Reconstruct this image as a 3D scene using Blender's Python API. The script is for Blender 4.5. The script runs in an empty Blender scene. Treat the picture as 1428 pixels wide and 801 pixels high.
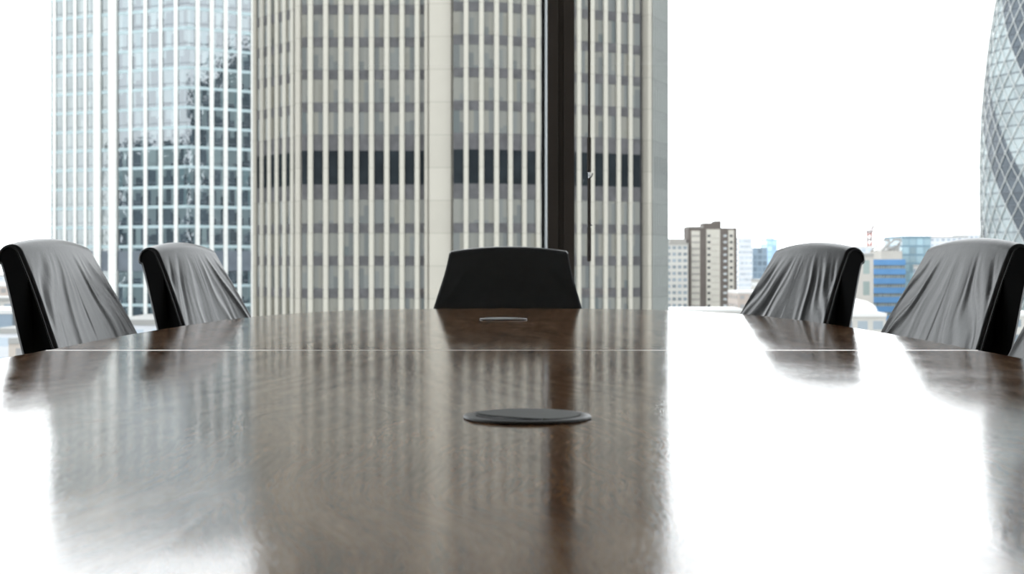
import bpy, bmesh, math, random
from mathutils import Vector, noise

scene = bpy.context.scene
COL = scene.collection
R = math.radians
SIN, COS = math.sin, math.cos

# ------------------------------------------------------------------ camera
CAM_Z = 0.885                       # lens height, table top is 0.74
cd = bpy.data.cameras.new('camera')
cam = bpy.data.objects.new('camera', cd)
COL.objects.link(cam)
cam.location = (0, 0, CAM_Z)
cam.rotation_euler = (R(90), 0, 0)
cd.sensor_width = 36.0
cd.lens = 1983 * 36.0 / 1428
cd.shift_y = -33.5 / 1428
cd.clip_start = 0.02
cd.clip_end = 6000
cd.dof.use_dof = True
cd.dof.focus_distance = 2.4
cd.dof.aperture_fstop = 11.0
scene.camera = cam

# ------------------------------------------------------------------ sky
world = bpy.data.worlds.new('overcast_sky')
scene.world = world
world.use_nodes = True
bgn = world.node_tree.nodes['Background']
bgn.inputs[0].default_value = (0.94, 0.972, 1.0, 1)
bgn.inputs[1].default_value = 3.6
world.cycles.sampling_method = 'MANUAL'
world.cycles.sample_map_resolution = 256

scene.view_settings.view_transform = 'Standard'
scene.view_settings.look = 'None'
scene.view_settings.gamma = 1.0
scene.view_settings.exposure = 0.0
scene.view_settings.use_curve_mapping = False
scene.cycles.max_bounces = 10
scene.cycles.diffuse_bounces = 4
scene.cycles.glossy_bounces = 5
scene.cycles.transparent_max_bounces = 16
scene.cycles.caustics_reflective = False
scene.cycles.caustics_refractive = False
scene.cycles.use_denoising = True

GROUND = -60.0

# ------------------------------------------------------------------ materials
def srgb(r, g, b):
    f = lambda c: (c / 255) / 12.92 if c / 255 <= 0.04045 else ((c / 255 + 0.055) / 1.055) ** 2.4
    return (f(r), f(g), f(b), 1)

def new_mat(name):
    m = bpy.data.materials.new(name)
    m.use_nodes = True
    nt = m.node_tree
    b = nt.nodes['Principled BSDF']
    return m, nt, b

def N(nt, t, **kw):
    n = nt.nodes.new(t)
    for k, v in kw.items():
        setattr(n, k, v)
    return n

def mathn(nt, op, a, b=None, c=None):
    n = N(nt, 'ShaderNodeMath', operation=op)
    for i, v in enumerate((a, b, c)):
        if v is None:
            continue
        if isinstance(v, (int, float)):
            n.inputs[i].default_value = v
        else:
            nt.links.new(v, n.inputs[i])
    return n.outputs[0]

def ramp(nt, fac, stops, interp='LINEAR'):
    n = N(nt, 'ShaderNodeValToRGB')
    cr = n.color_ramp
    cr.interpolation = interp
    while len(cr.elements) < len(stops):
        cr.elements.new(0.5)
    for e, (p, c) in zip(cr.elements, stops):
        e.position = p
        e.color = c
    nt.links.new(fac, n.inputs[0])
    return n.outputs[0]

def plain(name, col, rough=0.6, metal=0.0, ior=1.5, bump=0.0, scale=40, var=0.06):
    """solid colour with faint procedural mottling and optional fine bump"""
    m, nt, b = new_mat(name)
    tc = N(nt, 'ShaderNodeTexCoord')
    nz = N(nt, 'ShaderNodeTexNoise')
    nz.inputs['Scale'].default_value = scale
    nz.inputs['Detail'].default_value = 4
    nt.links.new(tc.outputs['Object'], nz.inputs['Vector'])
    c1 = tuple(min(1, x * (1 - var)) for x in col[:3]) + (1,)
    c2 = tuple(min(1, x * (1 + var)) for x in col[:3]) + (1,)
    nt.links.new(ramp(nt, nz.outputs[0], [(0.3, c1), (0.7, c2)]), b.inputs['Base Color'])
    b.inputs['Roughness'].default_value = rough
    b.inputs['Metallic'].default_value = metal
    b.inputs['IOR'].default_value = ior
    if bump:
        bp = N(nt, 'ShaderNodeBump')
        bp.inputs['Strength'].default_value = 1.0
        bp.inputs['Distance'].default_value = bump
        nt.links.new(nz.outputs[0], bp.inputs['Height'])
        nt.links.new(bp.outputs[0], b.inputs['Normal'])
    return m

def wood_mat():
    m, nt, b = new_mat('walnut_veneer')
    tc = N(nt, 'ShaderNodeTexCoord')
    sp = N(nt, 'ShaderNodeSeparateXYZ')
    nt.links.new(tc.outputs['Object'], sp.inputs[0])
    ax = mathn(nt, 'ABSOLUTE', mathn(nt, 'ADD', sp.outputs[0], 0.176))   # veneer sheets book-matched on a long joint
    cb = N(nt, 'ShaderNodeCombineXYZ')
    nt.links.new(ax, cb.inputs[0]); nt.links.new(sp.outputs[1], cb.inputs[1])
    # large wavering of the grain
    big = N(nt, 'ShaderNodeTexNoise'); big.inputs['Scale'].default_value = 1.6; big.inputs['Detail'].default_value = 2
    nt.links.new(cb.outputs[0], big.inputs['Vector'])
    off = N(nt, 'ShaderNodeVectorMath', operation='SCALE'); off.inputs['Scale'].default_value = 0.34
    nt.links.new(big.outputs['Color'], off.inputs[0])
    add = N(nt, 'ShaderNodeVectorMath', operation='ADD')
    nt.links.new(cb.outputs[0], add.inputs[0]); nt.links.new(off.outputs[0], add.inputs[1])
    rot = N(nt, 'ShaderNodeMapping'); rot.inputs['Rotation'].default_value = (0, 0, R(-96))
    nt.links.new(add.outputs[0], rot.inputs[0])
    def streak(sx, sy, scale, detail, rough=0.6):
        mp = N(nt, 'ShaderNodeMapping'); mp.inputs['Scale'].default_value = (sx, sy, 1)
        nt.links.new(rot.outputs[0], mp.inputs[0])
        n = N(nt, 'ShaderNodeTexNoise')
        n.inputs['Scale'].default_value = scale; n.inputs['Detail'].default_value = detail
        n.inputs['Roughness'].default_value = rough
        nt.links.new(mp.outputs[0], n.inputs['Vector'])
        return n.outputs[0]
    bands = streak(0.9, 9, 4.0, 5)
    fine = streak(3, 34, 9.0, 4)
    pore = streak(7, 130, 6.0, 2)
    fleck = streak(4.5, 105, 4.6, 3, .7)
    mix = mathn(nt, 'ADD', mathn(nt, 'MULTIPLY', bands, 0.62), mathn(nt, 'MULTIPLY', fine, 0.38))
    col = ramp(nt, mix, [(0.36, (0.20, 0.088, 0.038, 1)), (0.46, (0.37, 0.185, 0.085, 1)),
                         (0.54, (0.51, 0.285, 0.145, 1)), (0.64, (0.66, 0.42, 0.25, 1))])
    pr = ramp(nt, pore, [(0.34, (0.45, 0.42, 0.4, 1)), (0.46, (1, 1, 1, 1))])
    mm = N(nt, 'ShaderNodeMix', data_type='RGBA', blend_type='MULTIPLY'); mm.inputs[0].default_value = 1
    nt.links.new(col, mm.inputs[6]); nt.links.new(pr, mm.inputs[7])
    nt.links.new(mm.outputs[2], b.inputs['Base Color'])
    b.inputs['Roughness'].default_value = 0.45
    b.inputs['Specular IOR Level'].default_value = 0.0
    b.inputs['Coat Weight'].default_value = 1.0
    b.inputs['Coat IOR'].default_value = 1.5
    rr = N(nt, 'ShaderNodeMapRange'); rr.inputs[3].default_value = 0.05; rr.inputs[4].default_value = 0.10
    nt.links.new(fine, rr.inputs[0]); nt.links.new(rr.outputs[0], b.inputs['Coat Roughness'])
    b.inputs['IOR'].default_value = 1.5
    # lacquer that follows the pores
    ph = ramp(nt, pore, [(0.36, (0, 0, 0, 1)), (0.5, (1, 1, 1, 1))])
    orange = N(nt, 'ShaderNodeTexNoise'); orange.inputs['Scale'].default_value = 700; orange.inputs['Detail'].default_value = 2
    nt.links.new(tc.outputs['Object'], orange.inputs['Vector'])
    h = mathn(nt, 'ADD', mathn(nt, 'ADD', mathn(nt, 'MULTIPLY', ph, 0.6), mathn(nt, 'MULTIPLY', fleck, 1.5)), mathn(nt, 'ADD', mathn(nt, 'MULTIPLY', fine, 0.22), mathn(nt, 'MULTIPLY', orange.outputs[0], 0.2)))
    bp = N(nt, 'ShaderNodeBump'); bp.inputs['Strength'].default_value = 1.0; bp.inputs['Distance'].default_value = 0.00002
    nt.links.new(h, bp.inputs['Height']); nt.links.new(bp.outputs[0], b.inputs['Coat Normal']); nt.links.new(bp.outputs[0], b.inputs['Normal'])
    return m

def leather_mat():
    m, nt, b = new_mat('black_leather')
    tc = N(nt, 'ShaderNodeTexCoord')
    v = N(nt, 'ShaderNodeTexVoronoi'); v.inputs['Scale'].default_value = 420
    nt.links.new(tc.outputs['Object'], v.inputs['Vector'])
    n = N(nt, 'ShaderNodeTexNoise'); n.inputs['Scale'].default_value = 30; n.inputs['Detail'].default_value = 4
    nt.links.new(tc.outputs['Object'], n.inputs['Vector'])
    nt.links.new(ramp(nt, n.outputs[0], [(0.3, (0.006, 0.007, 0.008, 1)), (0.7, (0.011, 0.0125, 0.0135, 1))]), b.inputs['Base Color'])
    b.inputs['Roughness'].default_value = 0.33
    b.inputs['IOR'].default_value = 1.65
    h = mathn(nt, 'ADD', mathn(nt, 'MULTIPLY', v.outputs[0], 0.5), mathn(nt, 'MULTIPLY', n.outputs[0], 1.2))
    bp = N(nt, 'ShaderNodeBump'); bp.inputs['Strength'].default_value = 0.6; bp.inputs['Distance'].default_value = 0.0006
    nt.links.new(h, bp.inputs['Height']); nt.links.new(bp.outputs[0], b.inputs['Normal'])
    return m

def glass_mat():
    m = bpy.data.materials.new('window_glass'); m.use_nodes = True
    nt = m.node_tree; nt.nodes.clear()
    out = N(nt, 'ShaderNodeOutputMaterial')
    tr = N(nt, 'ShaderNodeBsdfTransparent'); tr.inputs[0].default_value = (0.985, 0.99, 0.987, 1)
    gl = N(nt, 'ShaderNodeBsdfGlossy'); gl.inputs['Roughness'].default_value = 0.0
    fr = N(nt, 'ShaderNodeFresnel'); fr.inputs['IOR'].default_value = 1.5
    mx = N(nt, 'ShaderNodeMixShader')
    nt.links.new(fr.outputs[0], mx.inputs[0]); nt.links.new(tr.outputs[0], mx.inputs[1]); nt.links.new(gl.outputs[0], mx.inputs[2])
    nt.links.new(mx.outputs[0], out.inputs[0])
    return m

EXT = 0.90        # everything outdoors: one albedo scale
def ext(name, col, *a, **k):
    return plain(name, tuple(c*EXT for c in col[:3]), *a, **k)

def facade_glass(name, stops, refl, rough=0.02, lights=0.0, sub=(1, 1), wave=0.0, wscale=0.3, tint=(1, 1, 1, 1), ior=1.5):
    stops = [(p, tuple(c*EXT for c in q[:3]) + (1,)) for p, q in stops]
    """curtain-wall glass. UV: one unit = one bay wide, one floor high.  Each pane has its own room tone behind it."""
    m = bpy.data.materials.new(name); m.use_nodes = True
    nt = m.node_tree; nt.nodes.clear()
    out = N(nt, 'ShaderNodeOutputMaterial')
    uv = N(nt, 'ShaderNodeTexCoord')
    mp = N(nt, 'ShaderNodeMapping'); mp.inputs['Scale'].default_value = (sub[0], sub[1], 1)
    nt.links.new(uv.outputs['UV'], mp.inputs[0])
    fl = N(nt, 'ShaderNodeVectorMath', operation='FLOOR'); nt.links.new(mp.outputs[0], fl.inputs[0])
    wn = N(nt, 'ShaderNodeTexWhiteNoise', noise_dimensions='3D'); nt.links.new(fl.outputs[0], wn.inputs[0])
    col = ramp(nt, wn.outputs[0], stops, 'CONSTANT')
    # blinds drawn part way down some panes
    fr = N(nt, 'ShaderNodeVectorMath', operation='FRACTION'); nt.links.new(mp.outputs[0], fr.inputs[0])
    sp = N(nt, 'ShaderNodeSeparateXYZ'); nt.links.new(fr.outputs[0], sp.inputs[0])
    sc = N(nt, 'ShaderNodeSeparateColor'); nt.links.new(wn.outputs['Color'], sc.inputs[0])
    drawn = mathn(nt, 'GREATER_THAN', sp.outputs[1], mathn(nt, 'MULTIPLY_ADD', sc.outputs[1], 1.6, -0.1))
    mx = N(nt, 'ShaderNodeMix', data_type='RGBA')
    nt.links.new(mathn(nt, 'MULTIPLY', drawn, 0.6), mx.inputs[0])
    nt.links.new(col, mx.inputs[6]); mx.inputs[7].default_value = stops[-1][1]
    df = N(nt, 'ShaderNodeBsdfDiffuse'); nt.links.new(mx.outputs[2], df.inputs[0])
    gl = N(nt, 'ShaderNodeBsdfGlossy'); gl.inputs['Roughness'].default_value = rough; gl.inputs[0].default_value = tint
    if wave:
        tn = N(nt, 'ShaderNodeTexNoise'); tn.inputs['Scale'].default_value = wscale; tn.inputs['Detail'].default_value = 3
        nt.links.new(uv.outputs['Object'], tn.inputs['Vector'])
        bp = N(nt, 'ShaderNodeBump'); bp.inputs['Distance'].default_value = wave; bp.inputs['Strength'].default_value = 1
        nt.links.new(tn.outputs[0], bp.inputs['Height']); nt.links.new(bp.outputs[0], gl.inputs['Normal'])
    ms = N(nt, 'ShaderNodeMixShader')
    f = N(nt, 'ShaderNodeFresnel'); f.inputs['IOR'].default_value = ior
    fac = mathn(nt, 'MAXIMUM', f.outputs[0], refl)
    nt.links.new(fac, ms.inputs[0]); nt.links.new(df.outputs[0], ms.inputs[1]); nt.links.new(gl.outputs[0], ms.inputs[2])
    nt.links.new(ms.outputs[0], out.inputs[0])
    return m

def stone_mat(name, col, joint, var=0.05, rough=0.75):
    """cladding panels with horizontal joints every `joint` metres (object z)"""
    col = tuple(c*EXT for c in col[:3])
    m, nt, b = new_mat(name)
    tc = N(nt, 'ShaderNodeTexCoord')
    sp = N(nt, 'ShaderNodeSeparateXYZ'); nt.links.new(tc.outputs['Object'], sp.inputs[0])
    q = mathn(nt, 'DIVIDE', sp.outputs[2], joint)
    fl = mathn(nt, 'FLOOR', q)
    wn = N(nt, 'ShaderNodeTexWhiteNoise', noise_dimensions='1D'); nt.links.new(fl, wn.inputs['W'])
    nz = N(nt, 'ShaderNodeTexNoise'); nz.inputs['Scale'].default_value = 0.7; nz.inputs['Detail'].default_value = 5
    nt.links.new(tc.outputs['Object'], nz.inputs['Vector'])
    k = mathn(nt, 'ADD', mathn(nt, 'MULTIPLY', wn.outputs[0], 0.5), mathn(nt, 'MULTIPLY', nz.outputs[0], 0.5))
    c1 = tuple(x * (1 - var) for x in col[:3]) + (1,); c2 = tuple(min(1, x * (1 + var)) for x in col[:3]) + (1,)
    base = ramp(nt, k, [(0.2, c1), (0.8, c2)])
    jn = mathn(nt, 'LESS_THAN', mathn(nt, 'FRACT', q), 0.022)
    mx = N(nt, 'ShaderNodeMix', data_type='RGBA')
    nt.links.new(jn, mx.inputs[0]); nt.links.new(base, mx.inputs[6]); mx.inputs[7].default_value = tuple(x * 0.72 for x in col[:3]) + (1,)
    nt.links.new(mx.outputs[2], b.inputs['Base Color'])
    b.inputs['Roughness'].default_value = rough
    return m

M = {}
M['wood'] = wood_mat()
M['leather'] = leather_mat()
M['side_fabric'] = plain('black_side_panel', (0.006, 0.006, 0.0065), 0.8, ior=1.3, bump=0.0002, scale=500)
M['thread'] = plain('grey_thread', (0.16, 0.16, 0.15), 0.7, scale=300)
M['chrome'] = plain('polished_aluminium', (0.62, 0.63, 0.65), 0.18, 1.0, scale=8)
M['plastic'] = plain('black_plastic', (0.018, 0.018, 0.019), 0.45, scale=60)
M['grommet'] = plain('grey_grommet_metal', (0.09, 0.095, 0.096), 0.42, 0.2, bump=0.00003, scale=900, var=0.15)
M['grommet_lid'] = plain('grey_grommet_lid', (0.10, 0.106, 0.104), 0.5, 0.3, bump=0.00004, scale=900, var=0.2)
M['brush'] = plain('grey_bristles', (0.35, 0.36, 0.37), 0.45, scale=300, var=0.3)
M['frame_dark'] = plain('bronze_anodised_frame', (0.075, 0.060, 0.048), 0.6, 0.0, scale=6)
M['gasket'] = plain('black_gasket', (0.006, 0.006, 0.006), 0.6)
M['bead'] = plain('pale_aluminium_bead', (0.30, 0.33, 0.34), 0.35, 0.8, scale=5)
M['glass'] = glass_mat()
M['carpet'] = plain('charcoal_carpet', (0.10, 0.10, 0.10), 0.95, bump=0.002, scale=260, var=0.3)
M['ceiling'] = plain('matt_ceiling_paint', (0.80, 0.79, 0.76), 0.9, scale=3)
M['wall'] = plain('warm_grey_wall_paint', (0.26, 0.25, 0.23), 0.9, scale=3)

# ------------------------------------------------------------------ mesh helpers
def tag(o, label=None, cat=None, group=None, kind=None):
    if label: o['label'] = label
    if cat: o['category'] = cat
    if group: o['group'] = group
    if kind: o['kind'] = kind
    return o

def empty(name, loc, rz=0.0):
    o = bpy.data.objects.new(name, None)
    o.empty_display_size = 0.2
    o.location = loc
    o.rotation_euler = (0, 0, rz)
    COL.objects.link(o)
    return o

class MB:
    """collects boxes, prisms, tubes and lathes into one mesh"""
    def __init__(s):
        s.v, s.f, s.uv = [], [], {}
    def add(s, verts, faces, uvs=None):
        n = len(s.v)
        s.v += [tuple(p) for p in verts]
        for i, f in enumerate(faces):
            if uvs: s.uv[len(s.f)] = uvs[i]
            s.f.append(tuple(n + k for k in f))
        return s
    def box(s, x0, x1, y0, y1, z0, z1):
        v = [(x0,y0,z0),(x1,y0,z0),(x1,y1,z0),(x0,y1,z0),(x0,y0,z1),(x1,y0,z1),(x1,y1,z1),(x0,y1,z1)]
        return s.add(v, [(0,3,2,1),(4,5,6,7),(0,1,5,4),(1,2,6,5),(2,3,7,6),(3,0,4,7)])
    def prism(s, poly, z0, z1):
        """poly: counter-clockwise plan outline"""
        n = len(poly)
        v = [(p[0],p[1],z0) for p in poly] + [(p[0],p[1],z1) for p in poly]
        f = [tuple(range(n-1,-1,-1)), tuple(range(n,2*n))] + [(i,(i+1)%n,n+(i+1)%n,n+i) for i in range(n)]
        return s.add(v, f)
    def slab(s, c, d, w, depth, z0, z1, chamfer=0.0):
        """box centred at c in plan; d unit direction of its width; outward normal = (d.y,-d.x); depth goes inward"""
        nx, ny = d[1], -d[0]
        h = w / 2
        k = chamfer
        pts = [(-h, depth), (-h, k), (-h + k, 0), (h - k, 0), (h, k), (h, depth)] if k else [(-h, depth), (-h, 0), (h, 0), (h, depth)]
        poly = [(c[0] + a*d[0] - b*nx, c[1] + a*d[1] - b*ny) for a, b in pts]
        return s.prism(poly, z0, z1)
    def tube(s, pts, r, n=10, closed=False):
        pts = [Vector(p) for p in pts]
        rs = r if isinstance(r, (list, tuple)) else [r]*len(pts)
        rings = []
        up = None
        for i, p in enumerate(pts):
            a = pts[i-1] if i else (pts[-1] if closed else p)
            b = pts[(i+1) % len(pts)] if (i < len(pts)-1 or closed) else p
            t = (b - a).normalized()
            if up is None:
                up = t.orthogonal().normalized()
            else:
                up = (up - t*up.dot(t))
                up = up.normalized() if up.length > 1e-6 else t.orthogonal().normalized()
            w = t.cross(up)
            rings.append([p + (up*COS(2*math.pi*k/n) + w*SIN(2*math.pi*k/n))*rs[i] for k in range(n)])
        v = [q for rg in rings for q in rg]
        f = []
        m = len(pts)
        for i in range(m if closed else m-1):
            j = (i+1) % m
            for k in range(n):
                f.append((i*n+k, i*n+(k+1)%n, j*n+(k+1)%n, j*n+k))
        if not closed:
            f.append(tuple(range(n-1,-1,-1))); f.append(tuple((m-1)*n+k for k in range(n)))
        return s.add(v, f)
    def lathe(s, prof, c=(0,0,0), n=64, cap=True):
        """prof: (r,z) list going up/outside; revolved about z through c"""
        v = []
        for r, z in prof:
            for k in range(n):
                a = 2*math.pi*k/n
                v.append((c[0]+r*COS(a), c[1]+r*SIN(a), c[2]+z))
        f = []
        m = len(prof)
        for i in range(m-1):
            for k in range(n):
                f.append((i*n+k, i*n+(k+1)%n, (i+1)*n+(k+1)%n, (i+1)*n+k))
        if cap:
            f.append(tuple(range(n-1,-1,-1))); f.append(tuple((m-1)*n+k for k in range(n)))
        return s.add(v, f)
    def build(s, name, mat, parent=None, smooth=0, bevel=0.0, recalc=True, seg=2):
        me = bpy.data.meshes.new(name)
        me.from_pydata(s.v, [], s.f)
        if s.uv:
            ul = me.uv_layers.new(name='UVMap')
            for p in me.polygons:
                c = s.uv.get(p.index)
                if c:
                    for li, q in zip(p.loop_indices, c):
                        ul.data[li].uv = q
        if recalc or bevel:
            bm = bmesh.new(); bm.from_mesh(me)
            if recalc: bmesh.ops.recalc_face_normals(bm, faces=bm.faces)
            if bevel:
                ed = [e for e in bm.edges if len(e.link_faces) == 2 and e.calc_face_angle(0) > R(35)]
                bmesh.ops.bevel(bm, geom=ed, offset=bevel, segments=seg, profile=0.5, affect='EDGES', clamp_overlap=True)
            bm.to_mesh(me); bm.free()
        if smooth:
            me.shade_smooth()
            me.set_sharp_from_angle(angle=R(smooth))
        me.materials.append(mat)
        o = bpy.data.objects.new(name, me)
        COL.objects.link(o)
        if parent: o.parent = parent
        return o

def struct(name, mb, mat, parent=None, **kw):
    o = mb.build(name, mat, parent, **kw)
    if parent is None: o['kind'] = 'structure'
    return o

# ================================================================== the room
RX0, RX1, RY0, WY = -6.0, 6.4, -4.2, 6.20      # room extents; WY = plane of the glass
CEIL = 3.2
struct('floor', MB().box(RX0-.2, RX1+.2, RY0-.2, WY+.12, -0.25, 0), M['carpet'])
struct('ceiling', MB().box(RX0-.2, RX1+.2, RY0-.2, WY+.12, CEIL, CEIL+.3), M['ceiling'])
struct('wall_left', MB().box(RX0-.2, RX0, RY0, .4, 0, CEIL), M['wall'])
struct('wall_right', MB().box(RX1, RX1+.2, RY0, .4, 0, CEIL), M['wall'])
struct('wall_back', MB().box(RX0, RX1, RY0-.2, RY0, 0, CEIL), plain('dark_wall_panelling', (.06, .05, .045), .7, scale=3))
bb = MB().box(RX0, RX1, RY0, RY0+.015, 0, .1)
struct('baseboard_back', bb, M['frame_dark'])

mull = [-6.0, -2.9, 0.209, 3.3, 6.4]
for i in range(1, 4):
    x = mull[i]
    t = empty('trim_%d' % i, (x, WY, 0)); t['kind'] = 'structure'
    w = 0.0575
    m = MB().box(-w, -.012, -.14, .06, 0.0, CEIL).box(.012, w, -.14, .06, 0.0, CEIL).box(-.012, .012, -.134, .06, 0.0, CEIL)
    m.build('mullion', M['frame_dark'], t, bevel=.002)
    # pale glazing bead and black gasket on the left-hand side of the mullion
    poly = [(-w-.0005, -.10), (-w-.0005, -.02), (-w-.0145, -.02), (-w-.0145, -.052)]
    MB().prism(poly[::-1], 0.0, CEIL).build('glazing_bead', M['bead'], t)
    MB().box(-w-.0225, -w-.015, -.05, -.012, 0.0, CEIL).build('gasket', M['gasket'], t)
for i in range(4):
    a, b = mull[i] + (0.08 if i else 0), mull[i+1] - (0.0575 + .023 if i < 3 else 0)
    if i: a = mull[i] + 0.0575
    wdw = empty('window_%d' % (i+1), ((a+b)/2, WY, 0)); wdw['kind'] = 'structure'
    h = (b-a)/2
    f = MB().box(-h, h, -.09, .06, 0.001, .09).box(-h, h, -.09, .06, CEIL-.09, CEIL-.001)
    f.build('window_frame', M['frame_dark'], wdw, bevel=.003)
    MB().box(-h, h, .0, .006, .09, CEIL-.09).build('glass_pane', M['glass'], wdw)

# unseen glazed flanks, added to bring more daylight onto the chairs and table
for n_, (x, sd) in enumerate(((RX0, -1), (RX1, 1))):
    wdw = empty('window_%d' % (5+n_), (x, 3.3, 0)); wdw['kind'] = 'structure'
    o_ = .1*sd
    a, b = sorted((o_-.07, o_+.07))
    MB().box(a, b, -2.9, 2.99, .001, .09).box(a, b, -2.9, 2.99, CEIL-.09, CEIL-.001).build('window_frame', M['frame_dark'], wdw, bevel=.003)
    for y in (-2.87, .05, 2.93):
        MB().box(a, b, y-.03, y+.03, .09, CEIL-.09).build('mullion', M['frame_dark'], wdw)
    MB().box(o_-.003, o_+.003, -2.84, .02, .09, CEIL-.09).build('glass_pane', M['glass'], wdw)
    MB().box(o_-.003, o_+.003, .08, 2.9, .09, CEIL-.09).build('glass_pane', M['glass'], wdw)

# the lower storeys of our own block, seen only if you step to the glass
struct('wall_podium', MB().box(RX0-.2, RX1+.2, RY0-.2, WY+.12, GROUND, -0.26), plain('podium_stone', (.25, .24, .22), .8, scale=.4))

# blind crank rod that hangs by the mullion
br = empty('blind_crank_rod', (0.3245, 5.98, 0.891))
br2 = MB().tube([(0,0,.522),(0,0,CEIL-.891-.06)], .0055, 12)
br2.build('rod', M['frame_dark'], br, smooth=40)
MB().lathe([(.0062,.375),(.0088,.378),(.0088,.518),(.006,.523)], n=20).build('sleeve', M['frame_dark'], br, smooth=40)
MB().lathe([(.0055,.155),(.0075,.16),(.0075,.345),(.0055,.352)], n=20).build('crank_shaft', M['frame_dark'], br, smooth=40)
MB().tube([(0,0,.34),(0,0,.375)], .004, 12).tube([(.004,-.004,.352),(.011,-.006,.360),(.014,-.006,.372)], .003, 8).build('hinge_hook', M['chrome'], br, smooth=40)
MB().lathe([(.004,0),(.008,.003),(.0085,.008),(.0085,.14),(.006,.148),(.006,.156)], n=20).build('grip', M['frame_dark'], br, smooth=40)
MB().tube([(.004,-.005,.150),(.012,-.006,.156)], .003, 8).build('hinge_hook', M['chrome'], br, smooth=40)
MB().box(-.02,.02,-.02,.02,CEIL-.891-.065,CEIL-.891).build('ceiling_bracket', M['frame_dark'], br, bevel=.003)
tag(br, 'slim dark blind crank rod hanging in front of the window right of the mullion', 'blind rod')

# ================================================================== the table
TZ = 0.74
TY0, TYS, TY1 = -1.75, 2.357, 4.51
TH = 0.775
def half_w(y):
    yc = (TY0 + TY1)/2
    if y > 2.3:
        t = min(1, (y - 2.3)/(TY1 - 2.3))
    elif y < TY0 + 2.2:
        t = min(1, (TY0 + 2.2 - y)/2.2)
    else:
        t = 0
    return TH*(1 - t**3.2)**(1/3.2)

table = empty('conference_table', (0, 0, 0))
tag(table, 'long dark walnut boardroom table with a rounded far end and glossy top', 'table')

def leaf(y0, y1, dz, far_round=False, near_round=False, lip=0.0):
    ys = []
    n = 44
    for k in range(n+1):
        t = k/n
        if far_round: t = 1 - (1-t)**2.2 if True else t
        if near_round: t = t**2.2
        ys.append(y0 + (y1-y0)*t)
    right = [(half_w(y), y) for y in ys]
    left = [(-half_w(y), y) for y in reversed(ys)]
    poly = []
    for p in right + left:
        if not poly or (abs(p[0]-poly[-1][0]) + abs(p[1]-poly[-1][1])) > 1e-4:
            poly.append(p)
    if (abs(poly[0][0]-poly[-1][0]) + abs(poly[0][1]-poly[-1][1])) < 1e-4: poly.pop()
    mb = MB().prism(poly, TZ - .034 + dz, TZ + dz)
    me = bpy.data.meshes.new('tabletop_leaf')
    me.from_pydata(mb.v, [], mb.f)
    bm = bmesh.new(); bm.from_mesh(me)
    bmesh.ops.recalc_face_normals(bm, faces=bm.faces)
    ed = [e for e in bm.edges if all(v.co.z > TZ + dz - 1e-5 for v in e.verts) and len(e.link_faces) == 2]
    bmesh.ops.bevel(bm, geom=ed, offset=.0006, segments=3, profile=0.5, affect='EDGES', clamp_overlap=True)
    if lip:
        for k in range(1, 28):
            g = bm.verts[:] + bm.edges[:] + bm.faces[:]
            bmesh.ops.bisect_plane(bm, geom=g, plane_co=(0, y0 + .01*k, 0), plane_no=(0, 1, 0))
        for v in bm.verts:
            d = v.co.y - y0
            if d < .26 and v.co.z > TZ - .02:
                v.co.z -= lip*(1 - d/.26)**1.35
    bm.to_mesh(me); bm.free()
    for p in me.polygons:
        p.use_smooth = abs(p.normal.z) < .99       # the broad faces stay truly flat
    me.materials.append(M['wood'])
    o = bpy.data.objects.new('tabletop_leaf', me); COL.objects.link(o); o.parent = table
    return o
leaf(TYS + .0008, TY1, 0.0003, far_round=True, lip=.0010)
jw = half_w(TYS) - .002  # added metal wedge over the leaf seam, stands in for its edge glint
MB().add([(-jw, TYS-.0045, TZ-.0002), (jw, TYS-.0045, TZ-.0002), (jw, TYS+.0045, TZ+.0005), (-jw, TYS+.0045, TZ+.0005),
          (-jw, TYS+.0049, TZ-.003), (jw, TYS+.0049, TZ-.003), (-jw, TYS-.0045, TZ-.003), (jw, TYS-.0045, TZ-.003)],
         [(0, 1, 2, 3), (3, 2, 5, 4), (6, 7, 1, 0), (4, 5, 7, 6), (0, 3, 4, 6), (1, 7, 5, 2)]).build('seam_glint_strip', plain('seam_glint_metal', (.30, .27, .24), .3, 1.0, scale=20), table)
leaf(0.2, TYS - .0006, 0.0)
leaf(TY0, 0.1988, 0.0, near_round=True)
for y in (-.9, 1.35, 3.3):
    p = MB().box(-.24, .24, y-.045, y+.045, .06, TZ-.036)
    p.build('pedestal', M['wood'], table, bevel=.008)
    MB().box(-.42, .42, y-.09, y+.09, 0.0, .06).build('foot_plate', M['chrome'], table, bevel=.01)

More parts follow.
